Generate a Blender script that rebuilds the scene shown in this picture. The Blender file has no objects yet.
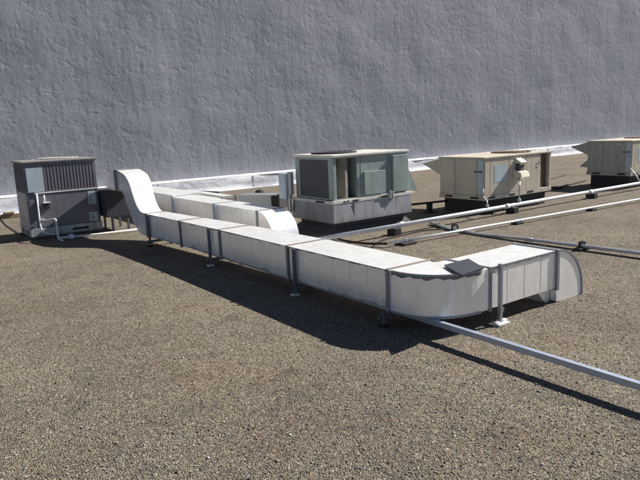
import bpy, bmesh, math, random
import numpy as np
from mathutils import Vector, Matrix, noise
random.seed(7)
S = bpy.context.scene
COL = S.collection
R_ = math.radians

# ------------------------------------------------------------------ nodes
def mat(name, fn, **kw):
    m = bpy.data.materials.new(name); m.use_nodes = True
    nt = m.node_tree; nt.nodes.clear()
    out = nt.nodes.new('ShaderNodeOutputMaterial'); b = nt.nodes.new('ShaderNodeBsdfPrincipled')
    nt.links.new(b.outputs[0], out.inputs[0])
    fn(nt, b, **kw)
    return m
class N:
    def __init__(s, nt):
        s.nt = nt; s.tc = nt.nodes.new('ShaderNodeTexCoord')
    def link(s, a, b): s.nt.links.new(a, b)
    def coords(s, scale=(1, 1, 1), rot=(0, 0, 0)):
        mp = s.nt.nodes.new('ShaderNodeMapping'); mp.inputs['Scale'].default_value = scale; mp.inputs['Rotation'].default_value = rot
        s.link(s.tc.outputs['Object'], mp.inputs[0]); return mp.outputs[0]
    def noise(s, co, scale, detail=4, rough=.55, dist=0):
        n = s.nt.nodes.new('ShaderNodeTexNoise'); s.link(co, n.inputs['Vector'])
        n.inputs['Scale'].default_value = scale; n.inputs['Detail'].default_value = detail
        n.inputs['Roughness'].default_value = rough; n.inputs['Distortion'].default_value = dist; return n.outputs[0]
    def voro(s, co, scale, feature='F1', rnd=1):
        n = s.nt.nodes.new('ShaderNodeTexVoronoi'); n.feature = feature; s.link(co, n.inputs['Vector'])
        n.inputs['Scale'].default_value = scale; n.inputs['Randomness'].default_value = rnd; return n
    def ramp(s, f, stops, interp='LINEAR'):
        r = s.nt.nodes.new('ShaderNodeValToRGB'); r.color_ramp.interpolation = interp
        e = r.color_ramp.elements
        while len(e) < len(stops): e.new(.5)
        for el, (p, c) in zip(e, stops):
            el.position = p; el.color = (c, c, c, 1) if isinstance(c, (int, float)) else (*c, 1)
        s.link(f, r.inputs[0]); return r.outputs[0]
    def mix(s, f, a, b, mode='MIX'):
        m = s.nt.nodes.new('ShaderNodeMix'); m.data_type = 'RGBA'; m.blend_type = mode
        for i, v in ((0, f), (6, a), (7, b)):
            if isinstance(v, (int, float)): m.inputs[i].default_value = v if i == 0 else (v, v, v, 1)
            elif isinstance(v, tuple): m.inputs[i].default_value = (*v, 1)
            else: s.link(v, m.inputs[i])
        return m.outputs[2]
    def math(s, op, a, b=0.):
        m = s.nt.nodes.new('ShaderNodeMath'); m.operation = op
        for i, v in ((0, a), (1, b)):
            if isinstance(v, (int, float)): m.inputs[i].default_value = v
            else: s.link(v, m.inputs[i])
        return m.outputs[0]
    def bump(s, h, strength, dist, prev=None):
        b = s.nt.nodes.new('ShaderNodeBump'); b.inputs['Strength'].default_value = strength; b.inputs['Distance'].default_value = dist
        s.link(h, b.inputs['Height'])
        if prev is not None: s.link(prev, b.inputs['Normal'])
        return b.outputs[0]

def f_gravel(nt, b):
    n = N(nt); co = n.coords()
    wob = n.noise(co, 9, 2)
    v = n.voro(co, 108); v2 = n.voro(co, 58)
    big = n.noise(co, .55, 5, .6); mid = n.noise(co, 3.2, 5, .65); fine = n.noise(co, 17, 3, .6)
    sep = nt.nodes.new('ShaderNodeSeparateColor'); n.link(v.outputs['Color'], sep.inputs[0])
    sep2 = nt.nodes.new('ShaderNodeSeparateColor'); n.link(v2.outputs['Color'], sep2.inputs[0])
    c = n.ramp(sep.outputs[0], [(0, (.045, .04, .036)), (.22, (.12, .103, .085)), (.45, (.195, .168, .136)), (.68, (.255, .222, .182)), (.87, (.345, .308, .26)), (1, (.60, .55, .48))])
    c2 = n.ramp(sep2.outputs[1], [(0, (.12, .10, .088)), (.5, (.215, .185, .148)), (1, (.34, .30, .25))])
    c = n.mix(n.ramp(fine, [(.42, 0.), (.62, .75)]), c, c2)
    c = n.mix(n.ramp(sep.outputs[1], [(.93, 0.), (.95, .6)]), c, (.20, .10, .07))
    c = n.mix(n.ramp(sep.outputs[2], [(.92, 0.), (.94, .6)]), c, (.12, .13, .16))
    rb = n.noise(co, .8, 3, .6, .4)
    c = n.mix(n.ramp(rb, [(.52, 0.), (.7, .25)]), c, (.20, .125, .075))
    # dark, tarry bald patches between the pebbles and pale drifts
    c = n.mix(n.ramp(mid, [(.32, .6), (.47, 0.)]), c, (.10, .088, .08))
    c = n.mix(n.ramp(fine, [(.24, .7), (.36, 0.)]), c, (.05, .045, .042))
    c = n.mix(n.ramp(big, [(.3, 1.), (.7, 1.)]), c, n.ramp(big, [(.3, (.73, .69, .635)), (.5, (.88, .865, .785)), (.68, (1.03, .99, .87))]), 'MULTIPLY')
    n.link(c, b.inputs['Base Color']); b.inputs['Roughness'].default_value = .95
    b.inputs['Specular IOR Level'].default_value = .2
    h = n.ramp(v.outputs['Distance'], [(0, 1.), (.75, 0.)])
    nb = n.bump(mid, .5, .06)
    nb = n.bump(fine, .5, .03, nb)
    nb = n.bump(h, .85, .011, nb)
    n.link(nb, b.inputs['Normal'])
def f_stone(nt, b):
    n = N(nt); g = nt.nodes.new('ShaderNodeNewGeometry')
    c = n.ramp(g.outputs['Random Per Island'], [(0, (.04, .035, .032)), (.25, (.12, .10, .085)), (.55, (.22, .188, .152)), (.85, (.33, .29, .24)), (1, (.6, .56, .5))])
    n.link(c, b.inputs['Base Color']); b.inputs['Roughness'].default_value = .85
def f_wall(nt, b):
    n = N(nt); co = n.coords(); cs = n.coords((1.6, 1, .35)); cl = n.coords((.55, 1, 1.5), (0, R_(24), 0))
    big = n.noise(co, .22, 4, .6); lump = n.noise(cl, 1.5, 4, .5, .15); lump2 = n.noise(co, .75, 3, .5, .2)
    strk = n.noise(cs, 2.2, 4, .6, .15); fine = n.noise(co, 9, 4, .65); pit = n.noise(n.coords((1, 1, 1.3), (0, R_(30), 0)), 2.4, 4, .6, .2); stip = n.noise(n.coords((1.2, 1, .8), (0, R_(-20), 0)), 4.2, 3, .6, .25)
    run = n.noise(n.coords((1.1, 1, .09)), 1.6, 5, .62, .1)
    c = n.ramp(big, [(.32, (.246, .254, .290)), (.68, (.302, .311, .344))])
    c = n.mix(n.ramp(run, [(.34, .5), (.5, 0.)]), c, (.212, .219, .252))
    c = n.mix(n.ramp(run, [(.56, 0.), (.72, .45)]), c, (.348, .352, .374))
    c = n.mix(n.ramp(lump2, [(.55, 0.), (.75, .25)]), c, (0.329, 0.332, 0.364))
    n.link(c, b.inputs['Base Color']); b.inputs['Roughness'].default_value = .7; b.inputs['Specular IOR Level'].default_value = .3
    nb = n.bump(lump2, .4, .035)
    nb = n.bump(lump, .4, .03, nb)
    nb = n.bump(n.ramp(pit, [(.30, 0.), (.48, 1.)]), .4, .014, nb)
    nb = n.bump(stip, .5, .021, nb)
    nb = n.bump(strk, .4, .022, nb)
    nb = n.bump(fine, .5, .009, nb)
    n.link(nb, b.inputs['Normal'])
def f_flash(nt, b):
    n = N(nt); co = n.coords(); cs = n.coords((1, 1, 2.5))
    m1 = n.noise(cs, 1.6, 5, .65); m2 = n.noise(co, 7, 4, .7)
    c = n.ramp(m1, [(.33, (.34, .355, .39)), (.5, (.54, .555, .59)), (.7, (.68, .69, .70))])
    c = n.mix(n.ramp(m2, [(.55, 0.), (.75, .45)]), c, (.36, .37, .42))
    n.link(c, b.inputs['Base Color']); b.inputs['Roughness'].default_value = .7; b.inputs['Specular IOR Level'].default_value = .3
    n.link(n.bump(m1, .4, .05, n.bump(m2, .4, .02)), b.inputs['Normal'])
def f_galv(nt, b, base=.97, rough=.27, metal=.42, tint=(1, 1, 1)):
    n = N(nt); co = n.coords(); sp = n.voro(co, 30); sp2 = n.voro(co, 15)
    st = n.noise(n.coords((2.4, 2.4, .5)), 3.2, 5, .65); bl = n.noise(co, 2.4, 5, .6); fn = n.noise(co, 60, 3)
    s = nt.nodes.new('ShaderNodeSeparateColor'); n.link(sp.outputs['Color'], s.inputs[0])
    t = lambda k: tuple(base*k*x for x in tint)
    c = n.ramp(s.outputs[0], [(0, t(.95)), (1, t(1.03))])
    c = n.mix(n.ramp(st, [(.32, .25), (.58, 0.)]), c, t(.82))
    c = n.mix(n.ramp(bl, [(.3, .2), (.5, 0.)]), c, t(.8))
    n.link(c, b.inputs['Base Color'])
    b.inputs['Metallic'].default_value = metal
    r = n.ramp(st, [(.3, rough-.03), (.7, rough+.06)]); n.link(r, b.inputs['Roughness'])
    n.link(n.bump(bl, .24, .02, n.bump(fn, .01, .001)), b.inputs['Normal'])
def f_paint(nt, b, col=(.4, .4, .4), rough=.5, dirt=.35, dcol=(.12, .1, .08), metal=0.):
    n = N(nt); co = n.coords(); st = n.noise(n.coords((3, 3, .45)), 3.0, 5, .65); bl = n.noise(co, 2.2, 5, .6); fn = n.noise(co, 45, 3)
    c = n.ramp(bl, [(.3, tuple(x*.87 for x in col)), (.7, tuple(min(1, x*1.1) for x in col))])
    c = n.mix(n.ramp(st, [(.3, dirt), (.56, 0.)]), c, dcol)
    c = n.mix(n.ramp(fn, [(.62, 0.), (.74, dirt*.6)]), c, dcol)
    n.link(c, b.inputs['Base Color']); b.inputs['Roughness'].default_value = rough; b.inputs['Metallic'].default_value = metal
    n.link(n.bump(bl, .12, .02), b.inputs['Normal'])
def f_coil(nt, b, col=(.06, .055, .055)):
    n = N(nt)
    w = nt.nodes.new('ShaderNodeTexWave'); w.bands_direction = 'Z'; w.inputs['Scale'].default_value = 22; w.inputs['Distortion'].default_value = .4
    n.link(n.coords(), w.inputs[0]); d = n.noise(n.coords(), 5, 4, .6)
    c = n.ramp(w.outputs['Fac'], [(.2, tuple(x*.45 for x in col)), (.8, tuple(x*1.5 for x in col))])
    c = n.mix(n.ramp(d, [(.45, 0.), (.7, .5)]), c, (.11, .1, .095))
    n.link(c, b.inputs['Base Color']); b.inputs['Roughness'].default_value = .7
    n.link(n.bump(w.outputs['Fac'], .5, .006), b.inputs['Normal'])

M = dict(
    gravel=mat('gravel', f_gravel), stone=mat('stones', f_stone), wall=mat('coated_wall', f_wall), flash=mat('flashing', f_flash),
    galv=mat('galvanised', f_galv, tint=(1, 1, .98)), galvd=mat('galvanised_dull', f_galv, base=.33, rough=.5, metal=.6, tint=(.95, 1, 1.08)),
    flange=mat('flange_steel', f_galv, base=.30, rough=.5, metal=.6, tint=(.95, .97, 1.06)),
    legm=mat('leg_steel', f_galv, base=.17, rough=.55, metal=.5, tint=(.93, .97, 1.08)), strut=mat('strut_steel', f_galv, base=.50, rough=.40, metal=.6, tint=(.86, .97, 1.16)),
    seal=mat('sealant', f_paint, col=(.20, .195, .21), rough=.8), brownseal=mat('brown_sealant', f_paint, col=(.30, .23, .18), rough=.8), cap=mat('flashing_cap_sunlit', f_paint, col=(.80, .79, .77), rough=.6, dirt=.25, dcol=(.4, .38, .36)),
    green=mat('green_paint', f_paint, col=(.27, .325, .305), rough=.45), lip=mat('lip_paint', f_paint, col=(.62, .61, .56), rough=.45, dirt=.2),
    tan=mat('tan_paint', f_paint, col=(.53, .47, .37), rough=.5, dirt=.3, dcol=(.2, .15, .1)),
    tang=mat('grey_tan_paint', f_paint, col=(.40, .385, .35), rough=.5, dirt=.35, dcol=(.13, .12, .11)),
    charcoal=mat('charcoal_paint', f_paint, col=(.15, .145, .168), rough=.5, dirt=.3, dcol=(.06, .055, .06)),
    greypaint=mat('grey_paint', f_paint, col=(.42, .40, .38), rough=.5, dirt=.45),
    base=mat('base_rail_paint', f_paint, col=(.40, .43, .46), rough=.5, dirt=.6),
    black=mat('black_curb', f_paint, col=(.03, .029, .03), rough=.85, dirt=.2, dcol=(.06, .05, .045)),
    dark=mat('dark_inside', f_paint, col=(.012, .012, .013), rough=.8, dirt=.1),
    rust=mat('rust_brown', f_paint, col=(.17, .09, .055), rough=.8, dirt=.5, dcol=(.05, .03, .025)),
    coil=mat('coil_fins', f_coil, col=(.075, .075, .085)), coil3=mat('coil_grey', f_paint, col=(.105, .10, .12)), coil2=mat('coil_brown', f_coil, col=(.24, .205, .165)),
    rubber=mat('rubber', f_paint, col=(.022, .021, .022), rough=.9, dirt=.25, dcol=(.09, .075, .06)),
    white=mat('white_plastic', f_paint, col=(.76, .75, .72), rough=.5, dirt=.25, dcol=(.25, .2, .16)),
    pipe=mat('silver_pipe_paint', f_paint, col=(.80, .80, .80), rough=.38, dirt=.2, dcol=(.3, .27, .25), metal=.12),
    conduit=mat('conduit_grey', f_paint, col=(.46, .47, .49), rough=.45, dirt=.3, metal=.2),
    label=mat('pale_blue_label', f_paint, col=(.44, .52, .56), rough=.35, dirt=.3, dcol=(.25, .28, .3)),
    cream=mat('cream_paint', f_paint, col=(.74, .68, .52), rough=.5, dirt=.2, dcol=(.3, .22, .12)),
    curbgrey=mat('curb_membrane', f_paint, col=(.05, .052, .06), rough=.8, dirt=.5, dcol=(.10, .09, .08)), adapt=mat('adapter_grey', f_paint, col=(.30, .31, .325), rough=.55, dirt=.55, metal=.2), lap=mat('lap_membrane', f_paint, col=(.42, .43, .45), rough=.7), edgegrey=mat('bottom_edge_grey', f_galv, base=.40, rough=.55, metal=.4), lidgrey=mat('lid_grey', f_paint, col=(.24, .225, .21), rough=.5, dirt=.3), plen=mat('plenum_shade_tone', f_paint, col=(.035, .04, .05), rough=.6), slate=mat('slate_plate', f_paint, col=(.035, .042, .062), rough=.5, dirt=.1),
    wood=mat('weathered_wood', f_paint, col=(.26, .19, .12), rough=.9, dirt=.5, dcol=(.09, .06, .04)),
    ink=mat('label_ink', f_paint, col=(.03, .03, .035), rough=.6, dirt=.05),
)

# ------------------------------------------------------------------ mesh helpers
def bm_box(bm, x0, x1, y0, y1, z0, z1, bev=0., rz=0., ctr=None):
    t = bmesh.new()
    vs = [t.verts.new(p) for p in ((x0, y0, z0), (x1, y0, z0), (x1, y1, z0), (x0, y1, z0), (x0, y0, z1), (x1, y0, z1), (x1, y1, z1), (x0, y1, z1))]
    for f in ((3, 2, 1, 0), (4, 5, 6, 7), (0, 1, 5, 4), (1, 2, 6, 5), (2, 3, 7, 6), (3, 0, 4, 7)): t.faces.new([vs[i] for i in f])
    if bev: bmesh.ops.bevel(t, geom=t.edges[:], offset=bev, segments=2, affect='EDGES', profile=.6)
    if rz:
        c = Vector(ctr or ((x0+x1)/2, (y0+y1)/2, 0)); bmesh.ops.rotate(t, verts=t.verts[:], cent=c, matrix=Matrix.Rotation(rz, 3, 'Z'))
    merge(bm, t)
def merge(bm, t):
    me = bpy.data.meshes.new('tmp'); t.to_mesh(me); t.free(); bm.from_mesh(me); bpy.data.meshes.remove(me)
def bm_tube(bm, pts, r, seg=12, caps=True):
    pts = [Vector(p) for p in pts]; rings = []; up = Vector((0, 0, 1)); prev = None
    for i, p in enumerate(pts):
        d = ((pts[min(i+1, len(pts)-1)]-p).normalized() + (p-pts[max(i-1, 0)]).normalized())
        d = d.normalized() if d.length > 1e-6 else Vector((0, 0, 1))
        a = prev if prev is not None else (up if abs(d.z) < .9 else Vector((1, 0, 0)))
        u = (a - d*a.dot(d)).normalized(); prev = u; w = d.cross(u)
        rings.append([bm.verts.new(p + (u*math.cos(2*math.pi*k/seg) + w*math.sin(2*math.pi*k/seg))*r) for k in range(seg)])
    for a, c in zip(rings, rings[1:]):
        for k in range(seg): f = bm.faces.new((a[k], a[(k+1) % seg], c[(k+1) % seg], c[k])); f.smooth = True
    if caps: bm.faces.new(rings[0][::-1]); bm.faces.new(rings[-1])
def bend(pts, r=.06, n=6):
    pts = [Vector(p) for p in pts]; out = [pts[0]]
    for a, b, c in zip(pts, pts[1:], pts[2:]):
        u = (a-b); v = (c-b); q = min(r, u.length*.45, v.length*.45); p0 = b+u.normalized()*q; p1 = b+v.normalized()*q
        for i in range(n+1):
            t = i/n; out.append(p0*(1-t)**2 + b*2*t*(1-t) + p1*t*t)
    out.append(pts[-1]); return out
def bm_prism(bm, poly, axis, a0, a1):
    """poly: 2D points; axis 0: (y,z) extruded along x; 1: (x,z) along y; 2: (x,y) along z"""
    def P(u, v, a): return ((a, u, v), (u, a, v), (u, v, a))[axis]
    A = [bm.verts.new(P(u, v, a0)) for u, v in poly]; B = [bm.verts.new(P(u, v, a1)) for u, v in poly]
    n = len(poly); fs = [bm.faces.new(A), bm.faces.new(B[::-1])]
    for i in range(n): fs.append(bm.faces.new((A[i], B[i], B[(i+1) % n], A[(i+1) % n])))
    bmesh.ops.recalc_face_normals(bm, faces=fs)
def bm_sweep(bm, secs, cap=(True, True)):
    """list of 4-corner rectangular sections joined into a duct"""
    rings = [[bm.verts.new(p) for p in s] for s in secs]; fs = []
    for a, b in zip(rings, rings[1:]):
        for k in range(4): fs.append(bm.faces.new((a[k], a[(k+1) % 4], b[(k+1) % 4], b[k])))
    if cap[0]: fs.append(bm.faces.new(rings[0]))
    if cap[1]: fs.append(bm.faces.new(rings[-1][::-1]))
    bmesh.ops.recalc_face_normals(bm, faces=fs)
def bm_cyl(bm, c, r, z0, z1, seg=24): bm_tube(bm, [(c[0], c[1], z0), (c[0], c[1], z1)], r, seg)

def tag(o, label=None, cat=None, group=None, kind=None):
    if label: o['label'] = label
    if cat: o['category'] = cat
    if group: o['group'] = group
    if kind: o['kind'] = kind
    return o
def thing(name, loc, label, cat, group=None):
    o = bpy.data.objects.new(name, None); o.empty_display_size = .1; o.location = loc; COL.objects.link(o); return tag(o, label, cat, group)
def wpos(o):
    v = Vector(o.location)
    while o.parent: o = o.parent; v += Vector(o.location)
    return v
SPLIT = {'rail_slot', 'fork_slot', 'bolt', 'leg', 'wooden_sleeper', 'end_post', 'coil', 'side_panel', 'front_panel', 'corner_cover', 'handle', 'clamp', 'valve', 'riser', 'box_bracket', 'side_frame', 'inner_wall', 'panel_seam', 'foot', 'print_mark', 'stand', 'edge_strip'}
def part(name, build, m, parent=None, loc=None):
    if name in SPLIT and getattr(build, 'fs', None) and len(build.fs) > 1:
        return [part(name, f, m, parent, loc) for f in build.fs][0]
    bm = bmesh.new(); build(bm)
    me = bpy.data.meshes.new(name); o = bpy.data.objects.new(name, me)
    if parent is not None: off = wpos(parent); o.parent = parent
    else: off = Vector(loc or (0, 0, 0)); o.location = off
    bmesh.ops.translate(bm, verts=bm.verts[:], vec=-off)
    bm.to_mesh(me); bm.free()
    for mm in (m if isinstance(m, (list, tuple)) else [m]): me.materials.append(M[mm])
    COL.objects.link(o); return o
def copy_tree(o, parent=None):
    c = o.copy(); COL.objects.link(c)
    if parent is not None: c.parent = parent
    for ch in list(o.children): copy_tree(ch, c)
    return c
B = lambda *a, **k: (lambda bm: bm_box(bm, *a, **k))
def many(*fs):
    def f(bm):
        for g in fs: g(bm)
    f.fs = fs
    return f
T = lambda pts, r, seg=12: (lambda bm: bm_tube(bm, pts, r, seg))

# ------------------------------------------------------------------ ground, wall
def g_ground(bm):
    xs = [-150, -4, 14, 250]; ys = [-150, -2, 17.05, 200]
    V = [[bm.verts.new((x, y, 0)) for x in xs] for y in ys]
    for j in range(3):
        for i in range(3): bm.faces.new((V[j][i], V[j][i+1], V[j+1][i+1], V[j+1][i]))
tag(part('ground', g_ground, 'gravel'), 'flat roof surface covered in brown grey gravel', None, None, 'structure')
def scatter_stones():
    rs = np.random.RandomState(3); n = 52000
    # denser towards the viewer's side, thinning out with distance
    r = 1.7 + 8.3*rs.rand(n)**1.25; a = R_(2) + rs.rand(n)*R_(66)
    x = r*np.sin(a)+rs.randn(n)*.05; y = r*np.cos(a)+rs.randn(n)*.05
    a0 = rs.rand(n)*6.28; s = .0034+.0046*rs.rand(n)**2.6+.006*(rs.rand(n) < .012)
    base = np.array([(1, 0, 0), (0, 1, 0), (-1, 0, 0), (0, -1, 0), (0, 0, .8), (0, 0, -.6)], float)
    v = base[None]*s[:, None, None]*(1+.35*rs.randn(n, 6, 1)*.6)
    v[:, :, 2] *= .75
    c, sn = np.cos(a0)[:, None], np.sin(a0)[:, None]
    vx = v[:, :, 0]*c-v[:, :, 1]*sn; vy = v[:, :, 0]*sn+v[:, :, 1]*c
    v = np.stack([vx+x[:, None], vy+y[:, None], v[:, :, 2]+s[:, None]*.3], 2).reshape(-1, 3)
    f = np.array([(0, 1, 4), (1, 2, 4), (2, 3, 4), (3, 0, 4), (1, 0, 5), (2, 1, 5), (3, 2, 5), (0, 3, 5)])
    fi = (f[None]+6*np.arange(n)[:, None, None]).reshape(-1)
    me = bpy.data.meshes.new('loose_gravel'); me.vertices.add(len(v)); me.vertices.foreach_set('co', v.astype('f').ravel())
    nf = len(fi)//3; me.loops.add(len(fi)); me.loops.foreach_set('vertex_index', fi.astype('i')); me.polygons.add(nf)
    me.polygons.foreach_set('loop_start', (np.arange(nf)*3).astype('i')); me.update(calc_edges=True); me.validate()
    me.materials.append(M['stone']); o = bpy.data.objects.new('loose_gravel', me); COL.objects.link(o)
    tag(o, 'loose brown and pale pebbles strewn over the roof', 'gravel', None, 'stuff')
scatter_stones()

w = thing('building_wall', (20, 17.4, 0), 'tall windowless grey coated wall rising behind the roof equipment', 'wall')
def g_wall(bm):
    nx, nz = 520, 70; x0, x1 = -22., 118.; z1 = 17.
    V = []
    for j in range(nz+1):
        z = .42 + (z1-.42)*j/nz; row = []
        for i in range(nx+1):
            x = x0+(x1-x0)*i/nx
            p = Vector((x*.55, z*.8, 3.)); d = noise.noise(p)*.022+noise.noise(p*2.6)*.010
            row.append(bm.verts.new((x, 17.4+d, z)))
        V.append(row)
    for j in range(nz):
        for i in range(nx): f = bm.faces.new((V[j][i], V[j][i+1], V[j+1][i+1], V[j+1][i])); f.smooth = True
    top = [bm.verts.new((v.co.x, 17.9, z1)) for v in V[-1]]
    for i in range(nx): bm.faces.new((V[-1][i], V[-1][i+1], top[i+1], top[i]))
    bm_box(bm, x0, x1, 17.52, 17.9, 0, z1)
part('wall_face', g_wall, 'wall', w)
def g_flash(bm):
    nx = 420; x0, x1 = -22., 118.; prof = [(16.93, .004), (17.0, .03), (17.03, .18), (17.05, .39), (17.07, .415)]
    R = []
    for i in range(nx+1):
        x = x0+(x1-x0)*i/nx; row = []
        for k, (y, z) in enumerate(prof):
            q = Vector((x*.9, k*1.7, 0)); q2 = Vector((x*3.1, k*2.2, 5))
            dd = noise.noise(q)*.022+noise.noise(q2)*.012
            row.append(bm.verts.new((x, y+dd, z+(dd*.5 if k > 2 else 0))))
        R.append(row)
    for a, c in zip(R, R[1:]):
        for k in range(len(prof)-1): f = bm.faces.new((a[k], c[k], c[k+1], a[k+1])); f.smooth = True
part('base_flashing', g_flash, 'flash', w)
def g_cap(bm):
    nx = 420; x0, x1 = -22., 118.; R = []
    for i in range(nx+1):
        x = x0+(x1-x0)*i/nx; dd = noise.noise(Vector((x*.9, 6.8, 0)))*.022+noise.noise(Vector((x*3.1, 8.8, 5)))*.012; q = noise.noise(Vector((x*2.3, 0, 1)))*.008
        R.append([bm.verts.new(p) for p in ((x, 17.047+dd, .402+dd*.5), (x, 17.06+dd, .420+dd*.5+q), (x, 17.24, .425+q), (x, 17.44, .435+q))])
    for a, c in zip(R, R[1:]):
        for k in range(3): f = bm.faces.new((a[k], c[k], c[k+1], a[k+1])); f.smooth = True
part('flashing_cap', g_cap, 'cap', w)  # whiter than the flashing face: sunlight on the sloped ledge, put into the colour
def g_lap(bm, x):
    R = []; prof = [(16.93, .004), (17.0, .03), (17.03, .18), (17.05, .39)]
    for u in (0, .03, .05):
        xx = x+u; row = []
        for k, (y, z) in enumerate(prof):
            dd = noise.noise(Vector((xx*.9, k*1.7, 0)))*.022+noise.noise(Vector((xx*3.1, k*2.2, 5)))*.012
            row.append(bm.verts.new((xx, y+dd-.005, z+(dd*.5 if k > 2 else 0))))
        R.append(row)
    for a, c in zip(R, R[1:]):
        for k in range(3): bm.faces.new((a[k], c[k], c[k+1], a[k+1]))
lx = 1.3
while lx < 46: part('lap_seam', lambda bm: g_lap(bm, lx), 'lap', w); lx += random.uniform(2.3, 3.6)

# ------------------------------------------------------------------ main duct
X0, X1, ZB, ZT = 3.565, 4.105, .153, .526
def tx(y, w):
    P0 = [(3, 3.565), (7.25, 3.565), (8.49, 3.54), (9.75, 3.495), (99, 3.495)]; P1 = [(3, 4.105), (5.6, 4.10), (7.25, 4.035), (8.49, 3.935), (9.75, 3.83), (99, 3.83)]
    P = (P0, P1)[w]
    for (a, u), (b, v) in zip(P, P[1:]):
        if y <= b: return u+(v-u)*(y-a)/(b-a)
def ring_y(y, x0=X0, x1=X1, z0=ZB, z1=ZT): return [(x0, y, z0), (x1, y, z0), (x1, y, z1), (x0, y, z1)]
def ring_x(x, y0=3.37, y1=3.86, z0=ZB, z1=ZT): return [(x, y0, z0), (x, y1, z0), (x, y1, z1), (x, y0, z1)]
def bowed(bm, ya, yb, x0=X0, x1=X1, z0=ZB, z1=ZT, n=8, bow=.005, taper=False):
    """straight duct section along y whose panels belly out a little"""
    secs = []
    xs = [0, .25, .5, .75, 1]
    for i in range(n+1):
        t = i/n; y = ya+(yb-ya)*t; s = math.sin(math.pi*t)
        if taper: x0, x1 = tx(y, 0), tx(y, 1)
        ringp = []
        for u in xs: ringp.append((x0+(x1-x0)*u, y, z0-bow*s*math.sin(math.pi*u)))
        for u in xs[1:]: ringp.append((x1+bow*s*math.sin(math.pi*u), y, z0+(z1-z0)*u))
        for u in xs[1:]: ringp.append((x1-(x1-x0)*u, y, z1+bow*s*math.sin(math.pi*u)))
        for u in xs[1:-1]: ringp.append((x0-bow*s*math.sin(math.pi*u), y, z1-(z1-z0)*u))
        secs.append([bm.verts.new(p) for p in ringp])
    m = len(secs[0])
    for a, c in zip(secs, secs[1:]):
        for k in range(m):
            f = bm.faces.new((a[k], a[(k+1) % m], c[(k+1) % m], c[k])); f.smooth = False
    bm.faces.new(secs[0]); bm.faces.new(secs[-1][::-1])
    bmesh.ops.recalc_face_normals(bm, faces=bm.faces[:])
def beads(bm, ya, yb, x0, z0, z1, step=.27):
    k = max(1, int(round(abs(yb-ya)/step)))
    for i in range(1, k):
        y = ya+(yb-ya)*i/k+random.uniform(-.015, .015)
        if random.random() < .25: continue
        xx = tx(y, 0) if x0 == X0 else x0
        bm_box(bm, xx-.0078, xx+.004, y-.0014, y+.0014, z0+.012, z1-.012)
def flange_y(bm, y, x0=X0, x1=X1, z0=ZB, z1=ZT, t=.017, d=.02):
    bm_box(bm, x0-d, x0+.002, y-t, y+t, z0-d, z1+d*.6, .003); bm_box(bm, x1-.002, x1+d, y-t, y+t, z0-d, z1+d*.6, .003)
    bm_box(bm, x0+.002, x1-.002, y-t, y+t, z0-d, z0+.002); bm_box(bm, x0+.0025, x1-.0025, y-t*.7, y+t*.7, z1-.002, z1+d*.6-.003)
md = thing('main_duct', (3.8, 6.5, 0), 'long shiny galvanised steel duct with gooseneck, nearest the viewer', 'air duct')
cuts = [3.956, 5.60, 7.25, 8.49, 9.75]
for a, b_ in zip(cuts, cuts[1:]):
    part('duct_section', lambda bm, a=a, b_=b_: (bowed(bm, a, b_, taper=True), beads(bm, a, b_, X0, ZB, ZT)), 'galv', md)
for y in cuts: part('flange', lambda bm, y=y: flange_y(bm, y, tx(y, 0), tx(y, 1)), 'flange', md)
def strip_yz(bm, pts_a, pts_b, x):
    A = [bm.verts.new((x, y, z)) for y, z in pts_a]; Bv = [bm.verts.new((x, y, z)) for y, z in pts_b]
    for k in range(len(A)-1): bm.faces.new((A[k], A[k+1], Bv[k+1], Bv[k]))
def smear_v(bm, y, sgn, x, w=.03):
    n_ = 16; ph = random.random()*9; a = []; b = []
    for k in range(n_+1):
        z = ZB+.006+(ZT-ZB-.012)*k/n_; t = abs(k/n_-.5)*2
        a.append((y+sgn*.016, z)); b.append((y+sgn*(.02+w*(.45+.55*t*t)*(.75+.5*noise.noise(Vector((ph, z*9, y))))), z))
    strip_yz(bm, a, b, x)
def smear_h(bm, ya, yb, z, up, x_of, w=.02):
    n_ = 60; ph = random.random()*9; A = []; Bv = []
    for k in range(n_+1):
        y = ya+(yb-ya)*k/n_; q = max(.0, .45+1.1*noise.noise(Vector((ph, y*4.5, 0)))+.5*noise.noise(Vector((ph, y*19, 3))))
        A.append(bm.verts.new((x_of(y), y, z))); Bv.append(bm.verts.new((x_of(y), y, z+up*(.003+w*q))))
    for k in range(n_): bm.faces.new((A[k], A[k+1], Bv[k+1], Bv[k]))
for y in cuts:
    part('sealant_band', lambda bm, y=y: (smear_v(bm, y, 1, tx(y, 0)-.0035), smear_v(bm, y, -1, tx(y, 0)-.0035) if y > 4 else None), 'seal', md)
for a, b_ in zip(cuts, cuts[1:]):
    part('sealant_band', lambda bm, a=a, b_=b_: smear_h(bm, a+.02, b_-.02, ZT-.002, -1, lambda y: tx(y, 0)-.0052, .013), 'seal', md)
    part('bottom_edge_grey', lambda bm, a=a, b_=b_: smear_h(bm, a+.02, b_-.02, ZB+.002, 1, lambda y: tx(y, 0)-.0052, .03), 'edgegrey', md)  # ragged, darker metal strip along the lower edge of the side
    part('top_flange_seal', lambda bm, a=a: bm_box(bm, tx(a, 0)+.01, tx(a, 1)+.015, a-.012, a+.012, ZT+.0085, ZT+.013), 'brownseal', md)
for y in cuts[:-1]:
    for z in (ZB+.02, ZT-.02): part('bolt', T([(tx(y, 0)-.026, y, z), (tx(y, 0)-.0195, y, z)], .008, 6), 'pipe', md)
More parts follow.
